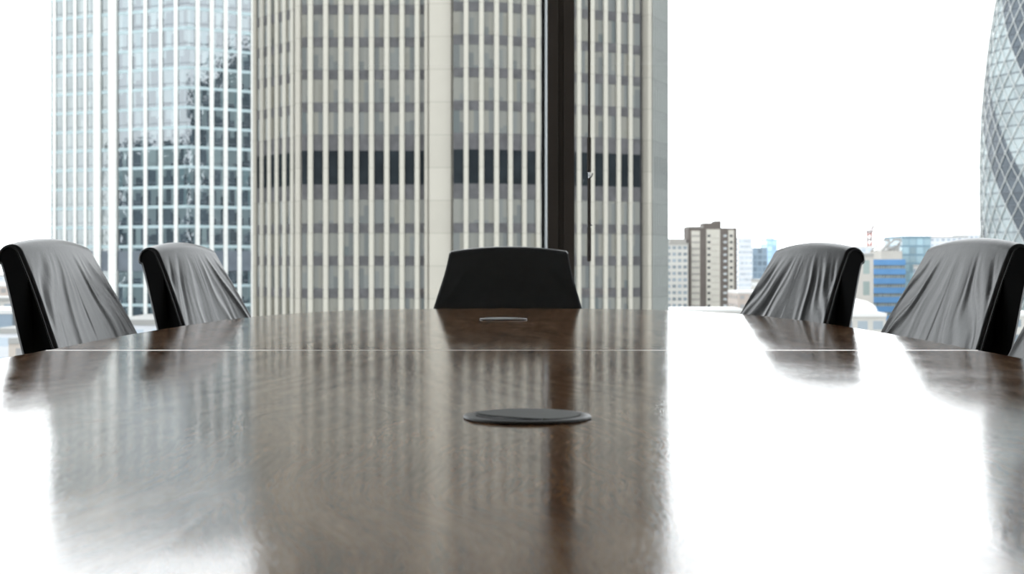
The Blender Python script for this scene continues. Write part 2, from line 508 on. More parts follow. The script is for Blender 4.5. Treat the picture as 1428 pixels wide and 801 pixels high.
def grommet(x, y, r, rot, label, zt):
    g = empty('cable_grommet', (x, y, zt), rot)
    tag(g, label, 'cable grommet')
    # sloping flange with a turned-down rim
    prof = [(r*.80, .0004), (r-.0012, 0.0004), (r, .0010), (r-.0004, .0022), (r*.985, .0026), (r*.86, .0032), (r*.84, .0032), (r*.825, .0028), (r*.82, .002), (r*.80, .0004)]
    MB().lathe(prof, n=128, cap=False).build('flange', M['grommet'], g, smooth=35)
    ri = r*.812
    # lid: a disc with a crescent cut out
    n = 120
    a0, a1 = R(172), R(292)
    outer = []
    for k in range(n+1):
        a = a1 + (2*math.pi - (a1-a0))*k/n
        outer.append((ri*COS(a), ri*SIN(a)))
    inner = []
    P0, P1 = Vector(outer[-1]), Vector(outer[0])
    for k in range(1, 40):
        t = k/40
        a = a0 + (a1-a0)*t
        bul = SIN(math.pi*t)
        rr = ri*(1 - .36*bul**.75)
        inner.append((rr*COS(a), rr*SIN(a)))
    poly = outer + inner
    MB().prism(poly, .0010, .0039).build('lid', M['grommet_lid'], g, smooth=40)
    # plate under the slot and the row of bristles
    pts = [(ri*COS(a0+(a1-a0)*k/40), ri*SIN(a0+(a1-a0)*k/40)) for k in range(41)]
    MB().prism(pts + inner[::-1], .0004, .0010).build('slot_plate', M['plastic'], g)
    b = MB()
    nb = 46
    for k in range(nb):
        t = (k+.5)/nb
        a = a0 + (a1-a0)*t
        rr = ri*(1 - .34*SIN(math.pi*t)**.75)
        if ri - rr < .003: continue
        b.tube([((ri-.0008)*COS(a), (ri-.0008)*SIN(a), .0038), ((rr*.4+ri*.6)*COS(a), (rr*.4+ri*.6)*SIN(a), .0032), ((rr+.001)*COS(a), (rr+.001)*SIN(a), .0022)], [.00062, .0006, .0004], 6)
    b.build('brush', M['brush'], g, smooth=50)
    return g
grommet(.0144, 1.331, .060, R(0), 'dark grey round cable port with a brush slot, nearest on the table', TZ)
grommet(-.022, 3.64, .061, R(110), 'round cable port near the far end of the table by the black chair', TZ + .0003)

# ================================================================== chairs
def smooth01(t):
    t = max(0, min(1, t)); return t*t*(3-2*t)

def back_profile():
    """closed outline of the backrest in (x,z); +x is where the sitter looks. x = 0 on the front face at table height"""
    pts = []
    zt = .906
    for k in range(46):
        z = .41 + (zt - .41)*k/45
        x = -.40*(z - .74)
        x += .018*SIN((z-.41)/(zt-.41)*math.pi) - .008
        pts.append((x, z))
    # rolled head
    r = .032
    ang0 = 19.0
    x0, z0 = pts[-1]
    cx, cz = x0 - r*COS(R(ang0)), z0 - r*SIN(R(ang0))
    for k in range(1, 19):
        a = ang0 + (192 - ang0)*k/18
        pts.append((cx + r*COS(R(a)), cz + r*SIN(R(a))))
    xb, zb = pts[-1]
    pts.append((xb + .004, zb - .006))
    pts.append((xb + .010, zb - .008))
    bx, bz = pts[-1]
    for k in range(1, 26):
        t = k/25
        z = bz + (.42 - bz)*t
        x = bx - .345*(z - bz) + .004*SIN(t*math.pi)
        pts.append((x, z))
    return pts

PROF = back_profile()
NP = len(PROF)
def prof_normals():
    out = []
    for i in range(NP):
        a = Vector(PROF[i-1]); b = Vector(PROF[(i+1) % NP])
        t = (b-a).normalized()
        out.append(Vector((t.y, -t.x)))       # outward (profile runs clockwise-up on the front)
    return out
PN = prof_normals()

def half_back(z):
    t = smooth01((.95 - z)/.32)
    w = .204 + .062*t
    if z < .62: w -= .02*smooth01((.62 - z)/.2)
    # corner rounding at the very top
    return w

def make_back(root, seed, fold=1.0):
    rnd = random.Random(seed)
    NU = 120
    us = [-1 + 2*k/NU for k in range(NU+1)]
    rc = .007                    # edge rounding
    V = []; F = []
    cols = []
    for s in (1.0, .8, .55, .3, .12):       # rounded left edge
        cols.append(('e', -1, s))
    for u in us: cols.append(('m', u, 0))
    for s in (.12, .3, .55, .8, 1.0):
        cols.append(('e', 1, s))
    comps = [(rnd.uniform(3.2, 4.4), rnd.uniform(0, 6.3), 1.0), (rnd.uniform(6.5, 8.5), rnd.uniform(0, 6.3), .55), (rnd.uniform(11, 14), rnd.uniform(0, 6.3), .22)]
    def foldh(u, z):
        v = (.93 - z)/.25
        if v < -.2: return 0
        v = max(v, 0)
        su = 1 if u >= 0 else -1
        au = abs(u)
        # creases fan out from the middle of the head towards the lower corners
        phi = au*1.25/(.42 + .62*v**1.15)
        q = noise.noise(Vector((u*3.1 + seed, v*2.2, seed*.7)))*.22
        h = 0
        for f, p, a in comps:
            w = SIN(f*(phi + q) + p + (0 if su > 0 else 1.7))
            w = 1 - (w*w + .02)**.42 * 1.6
            h += a*w
        amp = smooth01((v-.02)/.45)*(.25 + .75*smooth01((au-.05)/.55))*smooth01((1.02-au)/.10)
        amp *= 1 - .6*smooth01((v-1.3)/.8)
        return h*amp*.0032*fold
    for kind, u, s in cols:
        base = []
        for i, (x, z) in enumerate(PROF):
            n = PN[i]
            w = half_back(z)
            on_front = i < 46
            dx = dz = 0.0
            if kind == 'm':
                yy = u*(w - rc)
                h = foldh(u, z)*smooth01((.903 - z)/.03) if on_front and z > .5 else 0
                dx += n.x*h; dz += n.y*h
            else:
                th = s*math.pi/2
                yy = u*(w - rc + rc*SIN(th))
                ins = rc*(1 - COS(th))
                dx -= n.x*ins; dz -= n.y*ins
            crown = .0155*(1 - abs(u)**2.0)*smooth01((z - .70)/.2)
            V.append((x + dx - .006*(1-u*u)*(smooth01((.895-z)/.12) if on_front else 0), yy, z + dz + crown))
    nc = len(cols)
    for c in range(nc-1):
        for i in range(NP):
            j = (i+1) % NP
            F.append((c*NP+i, (c+1)*NP+i, (c+1)*NP+j, c*NP+j))
    mb = MB(); mb.add(V, F)
    mb.build('backrest', M['leather'], root, smooth=60)
    # side panels, set just inside the leather edge, seam thread and piping
    for sgn, c in ((-1, 0), (1, nc-1)):
        ring = [Vector(V[c*NP+i]) for i in range(NP)]
        cen = sum(ring, Vector())/NP
        outer = [p.copy() for p in ring]
        m2 = MB()
        ring2 = [Vector((p.x, p.y + sgn*.0002, p.z)) for p in ring]
        back = [Vector((p.x, p.y - sgn*.006, p.z)) for p in ring]
        m2.add(ring2 + back, [tuple(range(NP)), tuple(range(2*NP-1, NP-1, -1))] + [(i, (i+1) % NP, NP+(i+1) % NP, NP+i) for i in range(NP)])
        panel = m2.build('side_panel', M['side_fabric'], root)
        pip = MB().tube([p + Vector((0, sgn*.0006, 0)) for p in ring[:64]], .0019, 8)
        pip.build('piping', M['leather'], panel, smooth=60)
        th = MB()
        seam = ring[8:62]
        acc = []
        for a, b in zip(seam[:-1], seam[1:]):
            k = max(1, int((b-a).length/.0052))
            for q in range(k): acc.append(a.lerp(b, q/k))
        for q in range(0, len(acc)-1):
            p, p2 = acc[q], acc[q+1]
            dirc = (p2 - p)
            inn = Vector((-.0045*1, 0, 0))
            a = p + inn + Vector((0, sgn*.0010, 0)); b = p + inn + dirc*.62 + Vector((0, sgn*.0010, 0))
            th.tube([a, b], .00055, 5)
        th.build('stitching', M['thread'], panel)

def make_chair(x, y, yaw, seed, label, fold=1.0, group=None):
    """x,y: where the front of the back crosses table height; yaw: direction the sitter looks"""
    root = empty('conference_chair', (x, y, 0), yaw)
    tag(root, label, 'chair', group)
    make_back(root, seed, fold)
    # seat cushion: rounded slab that dips in the middle
    V = []; F = []
    nx, ny = 22, 22
    x0, x1 = .04, .50
    def seat_pt(i, j, top):
        a, b = -1 + 2*i/nx, -1 + 2*j/ny
        # squircle mapping
        px = a*math.sqrt(1 - b*b*.16); py = b*math.sqrt(1 - a*a*.16)
        e = max(abs(a), abs(b))
        rnd = (1 - e**7)
        z = .415 + (.058*(.25 + .75*rnd) - .012*(1-a*a)*(1-b*b) if top else -.012*rnd)
        return ((x0+x1)/2 + px*(x1-x0)/2, py*.245, z)
    for top in (0, 1):
        for i in range(nx+1):
            for j in range(ny+1):
                V.append(seat_pt(i, j, top))
    K = (nx+1)*(ny+1)
    for i in range(nx):
        for j in range(ny):
            q = (i*(ny+1)+j, (i+1)*(ny+1)+j, (i+1)*(ny+1)+j+1, i*(ny+1)+j+1)
            F.append(q[::-1]); F.append(tuple(k+K for k in q))
    rim = [i*(ny+1) for i in range(nx+1)] + [nx*(ny+1)+j for j in range(1, ny+1)] + [i*(ny+1)+ny for i in range(nx-1, -1, -1)] + [j for j in range(ny-1, 0, -1)]
    for a, b in zip(rim, rim[1:]+rim[:1]): F.append((a, b, b+K, a+K))
    m = MB(); m.add(V, F); m.build('seat', M['leather'], root, smooth=60)
    MB().tube([(.10, 0, .385), (.06, 0, .38), (.02, 0, .395), (.018, 0, .45), (.02, 0, .52)], [.022, .022, .02, .018, .016], 12).build('back_bracket', M['chrome'], root, smooth=40)
    MB().box(.12, .40, -.09, .09, .375, .404).build('seat_mechanism', M['plastic'], root, bevel=.006)
    MB().lathe([(.030, .10), (.030, .26), (.018, .262), (.018, .376)], c=(.26, 0, 0), n=24).build('gas_column', M['chrome'], root, smooth=35)
    MB().lathe([(.045, .07), (.048, .10), (.034, .125)], c=(.26, 0, 0), n=28).build('hub', M['chrome'], root, smooth=35)
    for k in range(5):
        a = 2*math.pi*k/5 + .3
        c, s = COS(a), SIN(a)
        star = MB().tube([(.26+c*.03, s*.03, .092), (.26+c*.15, s*.15, .085), (.26+c*.29, s*.29, .072)], [.020, .017, .012], 10).build('leg', M['chrome'], root, smooth=40)
        w = MB()
        cx, cy = .26 + c*.29, s*.29
        for sd in (-1, 1):
            ox, oy = -s*sd*.013, c*sd*.013
            ring0 = []
            for q in range(20):
                t = 2*math.pi*q/20
                ring0.append((cx+ox+c*COS(t)*.026, cy+oy+s*COS(t)*.026, .0265+SIN(t)*.026))
            ring1 = [(p[0]-s*sd*.008, p[1]+c*sd*.008, p[2]) for p in ring0]
            w.add(ring0 + ring1, [tuple(range(20)), tuple(range(39, 19, -1))] + [(i, (i+1) % 20, 20+(i+1) % 20, 20+i) for i in range(20)])
        w.tube([(cx-s*.02, cy+c*.02, .0265), (cx+s*.02, cy-c*.02, .0265)], .005, 8).tube([(cx, cy, .03), (cx, cy, .07)], .006, 8)
        w.build('caster', M['plastic'], star, smooth=35)
    return root

make_chair(-.998, 3.37, R(-5), 3.0, 'black leather chair with pale sheen, leftmost on the left side of the table')
make_chair(-.835, 4.00, R(-10), 5.0, 'black leather chair on the left side, second from the left, nearer the tall tower')
make_chair(-.015, 4.86, R(-90 - 2), 8.0, 'black leather chair at the far head of the table, seen straight on', fold=.55)
make_chair(.752, 3.95, R(180 + 17), 11.0, 'black leather chair on the right side, beyond the other right-hand chairs')
make_chair(.972, 3.28, R(180 + 9), 14.0, 'large black leather chair on the right side with long slanting creases')
make_chair(1.08, 2.69, R(180 + 6), 17.0, 'black leather chair cut off by the right edge, only a sliver showing')

# ================================================================== the city outside
def px2x(px, Y): return (px - 714)/1983*Y
def py2z(py, Y): return CAM_Z - (py - 367)/1983*Y

struct('ground', MB().box(-2500, 2500, 10, 4000, GROUND-1, GROUND), ext('city_ground', (.22, .22, .21), .9, scale=.02, var=.3))

def facade_run(pts, z_levels, depth, glass, parent, name='glazing', bays=None):
    """glass wall behind the line pts (outward normal on the right-hand side of travel), a quad per bay per floor"""
    m = MB()
    off = []
    for i, p in enumerate(pts):
        a = pts[max(0, i-1)]; b = pts[min(len(pts)-1, i+1)]
        dx, dy = b[0]-a[0], b[1]-a[1]; l = math.hypot(dx, dy)
        nx, ny = dy/l, -dx/l
        off.append((p[0]-nx*depth, p[1]-ny*depth))
    for i in range(len(pts)-1):
        for j in range(len(z_levels)-1):
            z0, z1 = z_levels[j], z_levels[j+1]
            a, b = off[i], off[i+1]
            m.add([(a[0],a[1],z0),(b[0],b[1],z0),(b[0],b[1],z1),(a[0],a[1],z1)], [(0,1,2,3)], [[(i,j),(i+1,j),(i+1,j+1),(i,j+1)]])
    return m.build(name, glass, parent, recalc=False), off

def band(off, z0, z1, proud, mat, parent, name):
    m = MB()
    for i in range(len(off)-1):
        a, b = off[i], off[i+1]
        dx, dy = b[0]-a[0], b[1]-a[1]; l = math.hypot(dx, dy)
        if l < 1e-6: continue
        d = (dx/l, dy/l); nx, ny = d[1], -d[0]
        poly = [(a[0]+nx*proud, a[1]+ny*proud), (b[0]+nx*proud, b[1]+ny*proud), (b[0]-nx*.05, b[1]-ny*.05), (a[0]-nx*.05, a[1]-ny*.05)]
        m.prism(poly, z0, z1)
    return m.build(name, mat, parent)

# ---------------------------------------------- central tower with close-set fins
tower = empty('finned_office_tower', (0, 156, GROUND))
tag(tower, 'huge beige office tower with close-set vertical fins filling the middle of the window', 'tower')
TOPZ = 62.0
def tower_part(mb, name, mat, **kw):
    o = mb.build(name, mat, tower, **kw); o.matrix_parent_inverse = tower.matrix_basis.inverted(); o.location = (0, 0, 0)
    return o
tower_inv = tower.matrix_basis.inverted()
_created = []
M['fin'] = stone_mat('ribbed_cream_cladding', (.345, .333, .29), 3.56, .03)
M['fin_grey'] = stone_mat('grey_metal_cladding', (.20, .215, .205), 3.56, .05)  # plain grey cladding of the thin flank fins
M['pier'] = stone_mat('cream_stone_pier', (.315, .30, .26), 3.56, .05)
M['spandrel'] = ext('mauve_grey_spandrel', (.080, .080, .083), .8, ior=1.2, scale=.9, var=.2)
M['louvre'] = ext('dark_louvre', (.016, .020, .023), .9, ior=1.1, scale=.5, var=.25)
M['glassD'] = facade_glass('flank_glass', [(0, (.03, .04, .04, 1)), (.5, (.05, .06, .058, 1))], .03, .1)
M['glassT'] = facade_glass('tower_window_glass', [(0, (.055, .06, .058, 1)), (.25, (.075, .08, .076, 1)), (.5, (.09, .095, .09, 1)), (.68, (.11, .105, .085, 1)), (.88, (.04, .05, .05, 1)), (.94, (.13, .125, .105, 1))], .035, .05, sub=(2, 1), tint=(.9, .95, .95, 1))

SP = 1.665
def walk(p, steps):
    out = [p]
    for h, s in steps:
        q = out[-1]
        out.append((q[0] + s*COS(R(h)), q[1] + s*SIN(R(h))))
    return out
# facet A runs back to the left; facet B faces us; C falls away to the right; D is the narrow grey flank
A = walk((-23.42, 156.6), [(180-50, SP)]*6)[::-1]
B = walk((px2x(432.5, 155), 155.0), [(0, SP)]*7)
Cc = walk((px2x(650, 153.2), 153.2), [(3, SP), (6, SP)] + [(24, SP)]*9 + [(32, SP)])
D0 = (Cc[-1][0] + .6, Cc[-1][1] + .6)
D = walk((px2x(912, 162.3), 162.3), [(68, .98)]*6)
FLO = 3.56
Z210, Z257 = py2z(210, 155), py2z(257, 155)
levels = []
z = Z257
low = [Z257 - FLO*k for k in range(0, 18)]
z_sp = []            # spandrel bands, (z0, z1)
up0 = Z210
# above the louvres
zc = py2z(197, 155)
for k in range(14):
    z_sp.append((py2z(205, 155) + FLO*k - .0, py2z(205, 155) + FLO*k + 1.08))
z_sp[0] = (Z210, py2z(187, 155))
for k in range(1, 14):
    c = py2z(149, 155) + FLO*(k-1)
    z_sp[k] = (c - .52, c + .52)
for k in range(0, 16):
    if k == 0: z_sp.append((py2z(278, 155), Z257))
    else:
        c = py2z(318, 155) - FLO*(k-1)
        z_sp.append((c - .55, c + .5))
lv = sorted({round(a, 3) for a, b in z_sp} | {GROUND, TOPZ})
lv = [q for q in lv if q <= TOPZ]

def back_line(pts, depth=.62):
    return pts
def build_facet(pts, finw, depth, chamf, fin_mat, ext0=None, ext1=None, glass='glassT'):
    line = ([ext0] if ext0 else []) + pts + ([ext1] if ext1 else [])
    g, off = facade_run(line, lv, depth, M[glass], tower)
    _created.append(g)
    for z0, z1 in z_sp:
        if z0 < TOPZ - 1: _created.append(band(off, z0, z1, .06, M['spandrel'], tower, 'spandrel'))
    _created.append(band(off, Z257, Z210, .08, M['louvre'], tower, 'louvre_band'))
    for i, p in enumerate(pts):
        a = pts[max(0, i-1)]; b = pts[min(len(pts)-1, i+1)]
        l = math.hypot(b[0]-a[0], b[1]-a[1]); d = ((b[0]-a[0])/l, (b[1]-a[1])/l)
        _created.append(MB().slab(p, d, finw, depth, GROUND, TOPZ, chamf).build('fin', fin_mat, tower))
    return off
build_facet(A, .66, .22, .05, M['fin'], ext1=(-22.9, 156.0))
build_facet(B, .56, .45, .12, M['fin'], ext0=(-22.95, 155.0), ext1=(-9.4, 155.0))
build_facet(Cc, .52, .32, .10, M['fin'], ext0=(px2x(632, 153.2), 153.2), ext1=(Cc[-1][0]+1.2, Cc[-1][1]+.7))
build_facet(D, .52, .14, .03, M['fin_grey'], glass='glassD')
# corner piers
pr = MB().slab((px2x(416, 155.6), 155.6), (1, 0), .80, 1.2, GROUND, TOPZ, .25); _created.append(pr.build('corner_pier', M['pier'], tower))
pr = MB().slab((px2x(353, 161.6), 161.8), (COS(R(-20)), SIN(R(-20))), .42, .4, GROUND, TOPZ, .2); _created.append(pr.build('corner_pier', M['pier'], tower))
pr = MB().slab((px2x(614, 154.2), 154.2), (1, 0), 2.5, 2.2, GROUND, TOPZ, .12); _created.append(pr.build('stone_pier', M['pier'], tower))
pr = MB().slab((px2x(594.5, 154.6), 154.6), (1, 0), .42, 1.6, GROUND, TOPZ, .08); _created.append(pr.build('stone_pier', M['pier'], tower))
pr = MB().slab((px2x(631.5, 154.0), 154.6), (1, 0), .34, 1.6, GROUND, TOPZ, .08); _created.append(pr.build('stone_pier', M['pier'], tower))
pr = MB().slab((px2x(641.5, 153.4), 153.6), (1, 0), .42, 1.2, GROUND, TOPZ, .08); _created.append(pr.build('corner_pier', M['fin'], tower))
pr = MB().slab((px2x(907.2, 161.2), 161.2), (COS(R(35)), SIN(R(35))), .55, 1.2, GROUND, TOPZ, .1); _created.append(pr.build('corner_pier', M['pier'], tower))
# solid core so that nothing shows through, and the parapet
core = [(-25.0, 163.0), (-22.0, 157.2), (-9.0, 156.4), (-6.2, 156.4), (0, 155.8), (12.6, 161.2), (15.6, 162.6), (17.6, 167.6), (14, 188), (-20, 188), (-28, 172)]
_created.append(MB().prism(core, GROUND, TOPZ - .5).build('core', M['spandrel'], tower))
_created.append(MB().prism(core, TOPZ - .5, TOPZ + 1.2).build('parapet', M['pier'], tower))

def rebase(root, objs):
    """meshes were written in world metres: shift them so that their parent can sit at the base of the thing"""
    inv = root.matrix_basis.inverted()
    done = set()
    for o in objs:
        if o.data.name in done: continue
        done.add(o.data.name)
        o.data.transform(inv)
rebase(tower, _created)

# ---------------------------------------------- pale glass tower on the left
pale = empty('pale_glass_tower', (-70, 285, GROUND))
tag(pale, 'pale blue glass tower with thin white fins on the left, dark shapes mirrored in it', 'tower')
_pl = []
M['white_fin'] = stone_mat('white_metal_fin', (.60, .61, .59), 3.9, .02, .6)
M['pale_span'] = ext('pale_cyan_spandrel', (.30, .39, .41), .35, scale=1.0, var=.1)
M['slate'] = ext('slate_blue_louvre', (.085, .105, .13), .5, scale=.5, var=.15)
M['glassP'] = facade_glass('pale_tower_glass', [(0, (.035, .05, .06, 1)), (.3, (.055, .075, .09, 1)), (.5, (.045, .065, .08, 1)), (.70, (.09, .14, .155, 1)), (.80, (.025, .04, .05, 1)), (.94, (.16, .21, .22, 1))], 0.175, .01, sub=(3, 1), wave=.05, wscale=.35, tint=(.92, .97, 1, 1))
M['glassQ'] = facade_glass('pale_tower_side_glass', [(0, (.10, .12, .12, 1)), (.4, (.15, .17, .17, 1)), (.7, (.20, .23, .23, 1)), (.9, (.12, .14, .15, 1))], .16, .02, sub=(2, 1), wave=.05, wscale=.35, tint=(.92, .97, .97, 1))
K = (px2x(260.7, 280), 280.0)
def along(h, side, s): return (K[0] + side*s*COS(R(h)), K[1] + s*SIN(R(h)))
P_TOP = 57.5
FLP = 3.92
zb = py2z(44, 285)
plv = [zb + FLP*k for k in range(-27, 3)]
plv = [GROUND] + [q for q in plv if q > GROUND+1]
f3 = [along(34, 1, s) for s in (0, 2.22, 5.17, 8.12, 11.07, 14.0, 17.0)]
f2 = [along(24, -1, s) for s in (17.0, 13.9, 10.16, 6.42, 2.71, 0)]
f1 = [along(24, -1, s) for s in (34.6, 33.38, 30.7, 28.02, 25.34, 23.0)]
f12 = [along(24, -1, s) for s in (22.6, 19.9, 17.2)]
for line, gl in ((f3, 'glassP'), (f2, 'glassP'), (f1, 'glassQ'), (f12, 'glassQ')):
    g, off = facade_run(line, plv, .22, M[gl], pale); _pl.append(g)
    for q in plv[1:]:
        if -1 < (q - py2z(364, 283)) < 3: pass
        _pl.append(band(off, q - .30, q + .30, .06, M['pale_span'], pale, 'spandrel'))
        _pl.append(band(off, q + .9, q + .98, .08, M['slate'], pale, 'transom'))
    _pl.append(band(off, py2z(378, 283), py2z(350, 283), .14, M['slate'], pale, 'louvre_band'))
for line, sel in ((f3, slice(1, None)), (f2, slice(1, 5)), (f1, slice(1, 5))):
    for i, p in list(enumerate(line))[sel]:
        a = line[max(0, i-1)]; b = line[min(len(line)-1, i+1)]
        l = math.hypot(b[0]-a[0], b[1]-a[1]); d = ((b[0]-a[0])/l, (b[1]-a[1])/l)
        _pl.append(MB().slab(p, d, .86 if line is not f1 else .74, .2, GROUND, P_TOP + 1, .0).build('fin', M['white_fin'], pale))
dd = (COS(R(-24)), SIN(R(-24)))
for s, w in ((18.25, 2.05), (22.2, 1.75)):
    c = along(24, -1, s); _pl.append(MB().slab((c[0] - dd[1]*-.3, c[1] - .3), dd, w, 1.6, GROUND, P_TOP + 1.5, .1).build('white_pier', M['white_fin'], pale))
core = [along(24, -1, 34.4), along(24, -1, 0.3), along(34, 1, 17), (-40, 300), (-55, 335), (-95, 330)]
core = [(x + (0 if y > 295 else 0), y + 1.0) for x, y in core]
_pl.append(MB().prism(core, GROUND, P_TOP - .3).build('core', M['slate'], pale))
_pl.append(MB().prism(core, P_TOP - .3, P_TOP + .7).build('parapet', M['white_fin'], pale))
rebase(pale, _pl)

# ---------------------------------------------- blocks mirrored in that tower's glass
def block(name, cat, poly, z1, mat, label, roofm, group=None, bayw=3.0, fl=3.5, extra=None):
    cx = sum(p[0] for p in poly)/len(poly); cy = sum(p[1] for p in poly)/len(poly)
    o = empty(name, (cx, cy, GROUND)); tag(o, label, cat, group)
    n = len(poly)
    m = MB()
    u0 = 0
    nf = max(1, round((z1-GROUND)/fl))
    for i in range(n):
        a, b = poly[i], poly[(i+1) % n]
        l = math.hypot(b[0]-a[0], b[1]-a[1]); nb = max(1, round(l/bayw))
        m.add([(a[0]-cx, a[1]-cy, 0), (b[0]-cx, b[1]-cy, 0), (b[0]-cx, b[1]-cy, z1-GROUND), (a[0]-cx, a[1]-cy, z1-GROUND)], [(0, 1, 2, 3)], [[(u0, 0), (u0+nb, 0), (u0+nb, nf), (u0, nf)]])
        u0 += nb + 1
    m.build('wall', mat, o, recalc=False)
    rp = [((p[0]-cx)*1.01, (p[1]-cy)*1.01) for p in poly]
    MB().prism(rp, z1-GROUND-.2, z1-GROUND+.7).build('roof', roofm, o)
    if extra: extra(o, cx, cy, z1-GROUND)
    return o

def grid_mat(name, wall, win, wx=(.2, .8), wy=(.3, .75), rough=.7, var=.3, refl=0.0):
    """punched windows in a wall; UV one unit = bay x floor"""
    wall = tuple(c*EXT for c in wall[:3]); win = tuple(c*EXT for c in win[:3])
    m, nt, b = new_mat(name)
    uv = N(nt, 'ShaderNodeTexCoord')
    fr = N(nt, 'ShaderNodeVectorMath', operation='FRACTION'); nt.links.new(uv.outputs['UV'], fr.inputs[0])
    fl = N(nt, 'ShaderNodeVectorMath', operation='FLOOR'); nt.links.new(uv.outputs['UV'], fl.inputs[0])
    wn = N(nt, 'ShaderNodeTexWhiteNoise', noise_dimensions='3D'); nt.links.new(fl.outputs[0], wn.inputs[0])
    sp = N(nt, 'ShaderNodeSeparateXYZ'); nt.links.new(fr.outputs[0], sp.inputs[0])
    def inside(s, lo, hi): return mathn(nt, 'MULTIPLY', mathn(nt, 'GREATER_THAN', s, lo), mathn(nt, 'LESS_THAN', s, hi))
    mask = mathn(nt, 'MULTIPLY', inside(sp.outputs[0], *wx), inside(sp.outputs[1], *wy))
    w1 = tuple(x*(1-var) for x in win[:3]) + (1,); w2 = tuple(min(1, x*(1+var)) for x in win[:3]) + (1,)
    wc = ramp(nt, wn.outputs[0], [(0, w1), (1, w2)])
    nz = N(nt, 'ShaderNodeTexNoise'); nz.inputs['Scale'].default_value = .08
    nt.links.new(uv.outputs['Object'], nz.inputs['Vector'])
    lc = ramp(nt, nz.outputs[0], [(.3, tuple(x*.92 for x in wall[:3]) + (1,)), (.7, tuple(min(1, x*1.06) for x in wall[:3]) + (1,))])
    mx = N(nt, 'ShaderNodeMix', data_type='RGBA')
    nt.links.new(mask, mx.inputs[0]); nt.links.new(lc, mx.inputs[6]); nt.links.new(wc, mx.inputs[7])
    nt.links.new(mx.outputs[2], b.inputs['Base Color'])
    nt.links.new(mathn(nt, 'MULTIPLY_ADD', mask, .15 - rough, rough), b.inputs['Roughness'])
    return m
M['dark_grid'] = grid_mat('dark_office_grid', (.045, .05, .052), (.015, .02, .024), wx=(.12, .88), wy=(.25, .85))
M['dark_roof'] = ext('dark_roof_felt', (.04, .042, .045), .9, scale=.2)
def wedge(pa, pb, dirv, depth):
    """plan block whose near face is pa-pb and which extends along dirv"""
    q = [pa, pb, (pb[0]+dirv[0]*depth, pb[1]+dirv[1]*depth), (pa[0]+dirv[0]*depth, pa[1]+dirv[1]*depth)]
    area = sum(q[i][0]*q[(i+1) % 4][1] - q[(i+1) % 4][0]*q[i][1] for i in range(4))
    return q if area > 0 else q[::-1]
block('dark_office_block', 'building', wedge((-260.5, 199.0), (-236.0, 180.5), (-.88, -.47), 40), 40.5, M['dark_grid'], 'dark office block mirrored low in the left half of the pale tower glass', M['dark_roof'])
block('dark_office_block', 'building', wedge((181.5, 107.8), (190.2, 116.4), (.83, -.56), 24), 73.5, M['dark_grid'], 'dark stepped block mirrored in the right part of the pale tower, lowest step', M['dark_roof'])
block('dark_office_block', 'building', wedge((190.6, 116.8), (196.8, 123.1), (.83, -.56), 24), 84, M['dark_grid'], 'dark stepped block mirrored in the right part of the pale tower, middle step', M['dark_roof'])
block('dark_office_block', 'building', wedge((197.3, 123.6), (225, 151), (.83, -.56), 24), 90, M['dark_grid'], 'dark stepped block mirrored in the right part of the pale tower, highest step', M['dark_roof'])

# ---------------------------------------------- rounded lattice tower on the right edge
GY = 457.0
gk = empty('rounded_lattice_tower', (px2x(1495, GY), GY, GROUND))
tag(gk, 'curved bullet-shaped glass tower with diagonal lattice at the right edge', 'tower')
gprof = [(0, 24.6), (30, 27.0), (60, 27.7), (70, 27.8), (83, 28.0), (95, 28.0), (108, 27.6), (120, 26.6), (132, 25.3), (145, 23.3), (155, 21.0), (163, 18.3), (170, 14.8), (176, 9.5), (180, 3.0), (181, .1)]
def grad(z):
    for (a, ra), (b, rb) in zip(gprof, gprof[1:]):
        if z <= b:
            t = (z-a)/(b-a); return ra + (rb-ra)*t
    return .1
def gherkin_mat():
    m = bpy.data.materials.new('spiral_glass'); m.use_nodes = True
    nt = m.node_tree; nt.nodes.clear()
    out = N(nt, 'ShaderNodeOutputMaterial')
    tc = N(nt, 'ShaderNodeTexCoord'); sp = N(nt, 'ShaderNodeSeparateXYZ'); nt.links.new(tc.outputs['UV'], sp.inputs[0])
    # spiral bands of dark glass: u in 36ths of the girth, v in floors
    s = mathn(nt, 'FRACT', mathn(nt, 'DIVIDE', mathn(nt, 'ADD', sp.outputs[0], mathn(nt, 'MULTIPLY', sp.outputs[1], .5)), 6.0))
    dark = mathn(nt, 'LESS_THAN', s, .40)
    fl = N(nt, 'ShaderNodeVectorMath', operation='FLOOR'); nt.links.new(tc.outputs['UV'], fl.inputs[0])
    wn = N(nt, 'ShaderNodeTexWhiteNoise', noise_dimensions='3D'); nt.links.new(fl.outputs[0], wn.inputs[0])
    lc = ramp(nt, wn.outputs[0], [(0, (.13, .17, .18, 1)), (1, (.27, .33, .34, 1))])
    dc = ramp(nt, wn.outputs[0], [(0, (.03, .045, .06, 1)), (1, (.06, .08, .10, 1))])
    mx = N(nt, 'ShaderNodeMix', data_type='RGBA'); nt.links.new(dark, mx.inputs[0]); nt.links.new(lc, mx.inputs[6]); nt.links.new(dc, mx.inputs[7])
    df = N(nt, 'ShaderNodeBsdfDiffuse'); nt.links.new(mx.outputs[2], df.inputs[0])
    gl = N(nt, 'ShaderNodeBsdfGlossy'); gl.inputs['Roughness'].default_value = .08
    fr = N(nt, 'ShaderNodeFresnel'); fr.inputs['IOR'].default_value = 1.55
    ms = N(nt, 'ShaderNodeMixShader')
    base = mathn(nt, 'MULTIPLY_ADD', dark, -.07, .12)
    nt.links.new(mathn(nt, 'MAXIMUM', fr.outputs[0], base), ms.inputs[0])
    nt.links.new(df.outputs[0], ms.inputs[1]); nt.links.new(gl.outputs[0], ms.inputs[2]); nt.links.new(ms.outputs[0], out.inputs[0])
    return m
